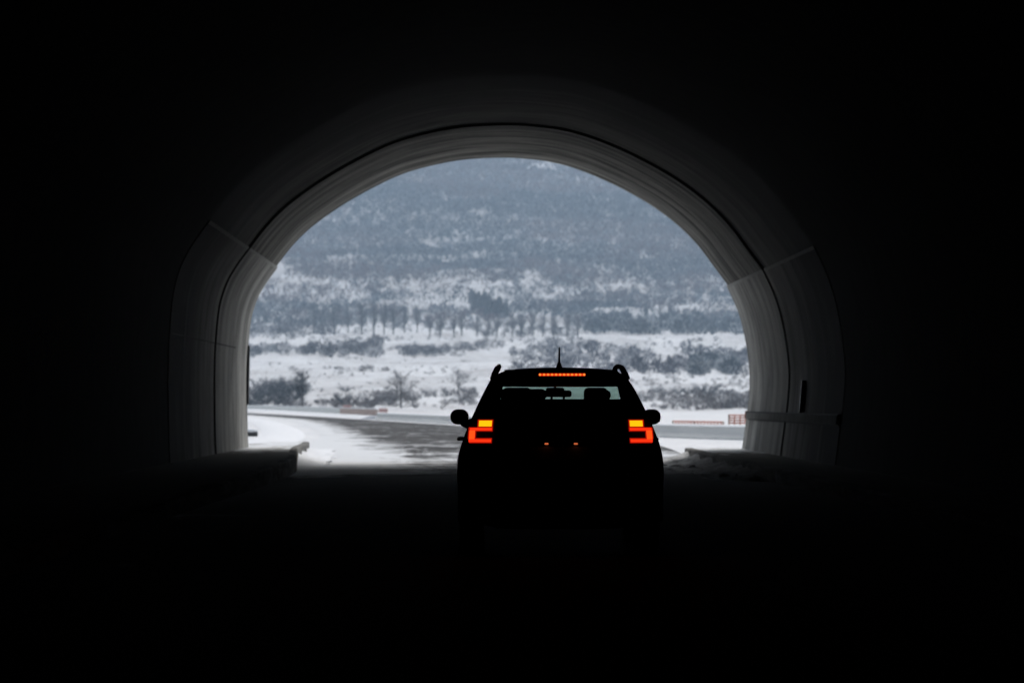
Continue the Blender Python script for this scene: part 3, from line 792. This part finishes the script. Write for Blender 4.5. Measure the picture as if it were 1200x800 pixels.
# tailgate: rear cap with the window opening
Vt, Ft = [], []
def P(x, z, bulge=.05):
    hw = .9; Vt.append((x, yR(z)-bulge*(1-(x/hw)**2), z)); return len(Vt)-1
def Pr_(p): Vt.append(p); return len(Vt)-1
rowids = []
for j in range(0, 6):
    x, y, z = rear[j]
    if j == 0: continue
    rowids.append([Pr_((x, y, z)), P(x*.72, z), P(x*.36, z), P(0, z), P(-x*.36, z), P(-x*.72, z), Pr_((-x, y, z))])
bot = Pr_(rear[0])
for a, b in zip(rowids[:-1], rowids[1:]):
    for i in range(6): Ft.append((a[i], a[i+1], b[i+1], b[i]))
for i in range(3): pass
Ft.append((rowids[0][0], rowids[0][1], rowids[0][2], rowids[0][3], bot)); Ft.append((bot, rowids[0][3], rowids[0][4], rowids[0][5], rowids[0][6]))
belt = rowids[-1]
ids = {}
for s in (1, -1):
    for k_ in (6, 7, 8, 9): ids[(k_, s)] = Pr_((rear[k_][0]*s, rear[k_][1], rear[k_][2]))
top = Pr_(rear[10])
win = {}
for s in (1, -1):
    win[('a', s)] = P(.60*s, 1.14); win[('b', s)] = P(.535*s, 1.30); win[('c', s)] = P(.500*s, 1.468); win[('d', s)] = P(.30*s, 1.465); win[('f', s)] = P(.29*s, 1.132)
win['e'] = P(0, 1.466); win['g'] = P(0, 1.13)
for s in (1, -1):
    B = belt if s == 1 else belt[::-1]
    Ft += [(B[0], ids[(6, s)], win[('b', s)], win[('a', s)]), (ids[(6, s)], ids[(7, s)], win[('c', s)], win[('b', s)]),
           (ids[(7, s)], ids[(8, s)], win[('d', s)], win[('c', s)]), (ids[(8, s)], ids[(9, s)], win['e'], win[('d', s)]), (ids[(9, s)], top, win['e']),
           (B[0], B[1], win[('a', s)]), (B[1], B[2], win[('f', s)], win[('a', s)]), (B[2], B[3], win['g'], win[('f', s)])]
CRN = [win[('c', 1)], win[('c', -1)], win[('a', 1)], win[('a', -1)]]
sub('tailgate', Vt, Ft, M['paint_black'], 2, CRN)
w = win
sub('rear_window', Vt, [(w[('a', 1)], w[('b', 1)], w[('b', -1)], w[('a', -1)], w[('f', -1)], w['g'], w[('f', 1)]),
                        (w[('b', 1)], w[('c', 1)], w[('d', 1)], w['e'], w[('d', -1)], w[('c', -1)], w[('b', -1)])], M['rear_glass'], 2, CRN)

# lamps: strips bent round the rear corner
def yl(x): return -.015+max(0, (abs(x)-.55)/.28)**2*.10
def bent(mb, x0, x1, z0, z1, proud=0.0, dep=.10, n=6):
    v, f = [], []
    for i in range(n+1):
        x = x0+(x1-x0)*i/n; y = yl(x)-proud
        lean = .05*(z1-z0); sg = 1 if x > 0 else -1; a0 = -sg*(z0-1.06)*.08; a1 = -sg*(z1-1.06)*.08
        v += [(x+a0, y, z0), (x+a1, y+lean, z1), (x+a1, y+dep, z1), (x+a0, y+dep, z0)]
    for i in range(n):
        for k_ in range(4): f.append((i*4+k_, i*4+(k_+1) % 4, i*4+4+(k_+1) % 4, i*4+4+k_))
    f += [(0, 1, 2, 3), tuple(n*4+k_ for k_ in range(4))]
    mb.add(v, f)
for s in (-1, 1):
    mb = MB(); bent(mb, .575*s, .805*s, .955, 1.19); L = mb.build('tail_light', M['lens'], car)
    mb = MB(); bent(mb, .606*s, .718*s, 1.122, 1.173, .014, .03); mb.build('brake_lamp', M['lamp_amber'], L)
    mb = MB(); bent(mb, .596*s, .730*s, 1.1145, 1.181, .006, .02); mb.build('lamp_surround', M['lamp_rim'], L)
    mb = MB(); bent(mb, .594*s, .805*s, 1.0785, 1.1140, .004, .02); bent(mb, .594*s, .806*s, .977, 1.0215, .004, .02); bent(mb, .736*s, .805*s, 1.022, 1.078, .004, .02); mb.build('lamp_surround', M['lamp_rim'], L)
    mb = MB(); bent(mb, .602*s, .792*s, 1.088, 1.109, .012, .03); bent(mb, .602*s, .795*s, .986, 1.011, .012, .03)
    mb.build('light_bar', M['lamp_red'], L)
    mb = MB(); bent(mb, .746*s, .795*s, 1.0115, 1.0875, .012, .03); mb.build('light_bar', M['lamp_hot'], L)
# spoiler with the high brake lamp
mb = MB(); mb.rbox((0, .31, 1.592), (.98, .20, .05), .02); mb.build('spoiler', M['paint_black'], car, True)
mb = MB(); mb.box((.015, .195, 1.572), (.43, .03, .036)); hb = mb.build('high_brake_light', M['lens'], car)
mb = MB(); mb.box((.015, .178, 1.572), (.405, .006, .022)); mb.build('light_bar', M['lens_glow'], hb)
mb = MB()
for i in range(12): mb.tube([(.015-.1925+i*.035, .176, 1.572), (.015-.1925+i*.035, .168, 1.572)], .0110, 8)
mb.build('led_row', M['led'], hb)
# antenna
mb = MB(); mb.tube([(0, .75, 1.62), (0, .72, 1.68)], [.035, .014], 8); mb.tube([(0, .72, 1.67), (0, .62, 1.815)], [.010, .007], 6); mb.build('antenna', M['plastic_black'], car, True)
# roof rails
for s in (-1, 1):
    mb = MB(); x = .555*s
    mb.tube([(.585*s, .34, 1.535), (.572*s, .37, 1.575), (.550*s, .44, 1.627), (.535*s, .60, 1.642), (.530*s, 1.2, 1.652), (.532*s, 1.9, 1.638), (.545*s, 2.2, 1.62), (.58*s, 2.36, 1.55)], [.030, .030, .026, .023, .022, .023, .024, .02], 10)
    mb.build('roof_rail', M['plastic_black'], car, True)
# mirrors
for s in (-1, 1):
    mb = MB(); mb.rbox((.888*s, 2.42, 1.196), (.172, .17, .142), .068, 6); m_ = mb.build('wing_mirror', M['paint_black'], car, True, 60)
    mb = MB(); mb.tube([(.76*s, 2.48, 1.11), (.86*s, 2.44, 1.15)], [.05, .04], 8); mb.build('mirror_arm', M['plastic_black'], m_, True)
    mb = MB(); mb.rbox((.91*s, 2.333, 1.193), (.11, .012, .085), .004, 1); mb.build('mirror_glass', M['tint_glass'], m_)
    for y in (1.35, 2.35):
        mb = MB(); mb.tube([(.85*s, y-.1, 1.0), (.893*s, y-.07, 1.0), (.893*s, y+.07, 1.0), (.85*s, y+.1, 1.0)], .016, 6); mb.build('door_handle', M['paint_black'], car, True)
# bumper, plate, lamps, wiper
mb = MB(); secs = []
for x in np.linspace(-.895, .895, 15):
    b = 1-abs(x/.895)**4; y0 = .16-.21*b
    secs.append([(x, y0+.03, .30), (x, y0, .40), (x, y0-.005, .58), (x, y0+.02, .70), (x, y0+.12, .74), (x, .30, .72), (x, .30, .30)])
loft('bumper', secs, M['plastic_black'], car, sharp=50)
mb = MB(); mb.rbox((0, -.028, .885), (.53, .012, .115), .005, 1); mb.build('number_plate', M['plate'], car)
mb = MB(); mb.rbox((0, -.035, .985), (.62, .05, .03), .012, 2); tr_ = mb.build('boot_trim', M['plastic_black'], car)
for s in (-1, 1):
    mb = MB(); mb.rbox((.002+.127*s, -.062, .972), (.034, .012, .014), .004, 1); mb.build('plate_lamp', M['plate_glow'], car)
mb = MB(); mb.tube([(0, .055, 1.13), (.18, .085, 1.165), (.38, .10, 1.175)], [.02, .012, .008], 6); mb.build('rear_wiper', M['plastic_black'], car, True)
mb = MB(); mb.tube([(-.55, .0, .27), (-.55, .18, .27)], .035, 10); mb.build('exhaust_pipe', M['dark_metal'], car, True)
# wheels
for s in (-1, 1):
    for y in AX:
        mb = MB(); secs = []
        prof_ = [(.66, .24), (.665, .33), (.69, .348), (.85, .348), (.878, .335), (.885, .24), (.86, .225), (.69, .225)]
        for k_ in range(33):
            a = 2*math.pi*k_/32; secs.append([(px*s, y+r*math.cos(a), WR+r*math.sin(a)-.002) for px, r in prof_])
        ty = loft('wheel', secs, M['rubber'], car, caps=False)
        mb = MB()
        for k_ in range(5):
            a = 2*math.pi*k_/5; mb.box((.868*s, y+.12*math.cos(a), WR+.12*math.sin(a)), (.03, .21, .055), Matrix.Rotation(a, 3, 'X'))
        mb.tube([(.70*s, y, WR), (.885*s, y, WR)], .055, 12); mb.build('rim', M['rim'], ty)
# inside: seats, headrests, dashboard, wheel, inner mirror
def seat(x, y, w, ztop, hz, name):
    mb = MB(); mb.rbox((x, y+.02, (.55+ztop)/2), (w, .16, ztop-.55), .06, 3); mb.rbox((x, y+.34, .55), (w, .52, .16), .06, 3)
    return mb.build(name, M['fabric'], car, True, 60)
def headrest(par, x, y, w, z0, z1):
    mb = MB(); mb.rbox((x, y, (z0+z1)/2), (w, .09, z1-z0), min(.045, (z1-z0)*.42), 4)
    for s in (-1, 1): mb.tube([(x+s*w*.22, y, z0-.08), (x+s*w*.22, y, z0+.02)], .012, 6)
    mb.build('headrest', M['fabric'], par, True, 60)
for x in (-.36, .36):
    s_ = seat(x, 1.95, .48, 1.28, 0, 'front_seat'); headrest(s_, x, 1.97, .22 if x > 0 else .27, 1.32, 1.465)
rb = seat(0, 1.12, 1.22, 1.360, 0, 'rear_bench')
headrest(rb, -.315, 1.14, .42, 1.345, 1.450); headrest(rb, -.005, 1.14, .25, 1.378, 1.438); headrest(rb, .36, 1.14, .22, 1.35, 1.440)
mb = MB(); mb.rbox((0, 2.95, .93), (1.38, .5, .26), .08, 3); mb.build('dashboard', M['plastic_black'], car, True, 60)
mb = MB(); mb.tube([(-.36+.18*math.cos(a), 2.62+.07*math.sin(a), 1.0+.17*math.sin(a)) for a in np.linspace(0, 2*math.pi, 25)], .015, 6); mb.build('steering_wheel', M['plastic_black'], car, True)
mb = MB(); mb.rbox((.0, 2.62, 1.43), (.17, .04, .075), .02, 3); mb.tube([(0, 2.62, 1.45), (0, 2.66, 1.55)], .012, 6); mb.build('inner_mirror', M['plastic_black'], car, True)

# ------------------------------------------------------------------ air
mb = MB(); mb.box((0, 2850, 297), (4600, 6000, 600)); hz = mb.build('haze', None)
t = NT('haze_air'); pv = t.n('ShaderNodeVolumePrincipled'); pv.inputs['Color'].default_value = (.62, .80, 1.0, 1); pv.inputs['Density'].default_value = .00016
pv.inputs['Anisotropy'].default_value = .1
t.l(pv.outputs[0], t.out.inputs['Volume']); hz.data.materials.clear(); hz.data.materials.append(t.m)
tag(hz, kind='stuff')

# ------------------------------------------------------------------ light, world, camera
EL, AZ = 52, 20    # overcast: a broad soft sun ahead, above the far hill
w_ = bpy.data.worlds.new('World'); scene.world = w_; w_.use_nodes = True
nt = w_.node_tree; bg = nt.nodes['Background']
sky = nt.nodes.new('ShaderNodeTexSky'); sky.sky_type = 'NISHITA'; sky.sun_disc = False
sky.sun_elevation = math.radians(EL); sky.sun_rotation = math.radians(AZ); sky.dust_density = 4; sky.air_density = 1.0
hs = nt.nodes.new('ShaderNodeHueSaturation'); hs.inputs['Saturation'].default_value = .42
nt.links.new(sky.outputs[0], hs.inputs['Color']); nt.links.new(hs.outputs[0], bg.inputs[0]); bg.inputs[1].default_value = .12
sl = bpy.data.lights.new('sun', 'SUN'); sl.energy = 1.1; sl.angle = math.radians(50); sl.color = (1, .98, .95)
so = bpy.data.objects.new('sun', sl); C.objects.link(so)
d = Vector((math.sin(math.radians(AZ))*math.cos(math.radians(EL)), math.cos(math.radians(AZ))*math.cos(math.radians(EL)), math.sin(math.radians(EL))))
so.rotation_euler = d.to_track_quat('Z', 'Y').to_euler(); so.location = (0, 0, 60)

cam = bpy.data.cameras.new('camera'); co = bpy.data.objects.new('camera', cam); C.objects.link(co); scene.camera = co
cam.sensor_width = 36; cam.lens = 36*F/1200; cam.clip_start = .2; cam.clip_end = 14000
yaw = math.atan((600-VX)/F); pitch = math.atan((VY-400)/F)
co.location = (0, 0, CZ); co.rotation_euler = (math.pi/2+pitch, 0, -yaw)
cam.dof.use_dof = True; cam.dof.focus_distance = CY; cam.dof.aperture_fstop = 5.6

scene.render.engine = 'CYCLES'
cy = scene.cycles
cy.use_denoising = True
cy.max_bounces = 8; cy.diffuse_bounces = 4; cy.glossy_bounces = 3; cy.transparent_max_bounces = 12; cy.volume_bounces = 1
cy.sample_clamp_indirect = 4
vs = scene.view_settings; vs.view_transform = 'Standard'; vs.look = 'None'; vs.exposure = .15; vs.gamma = 1; vs.use_curve_mapping = False
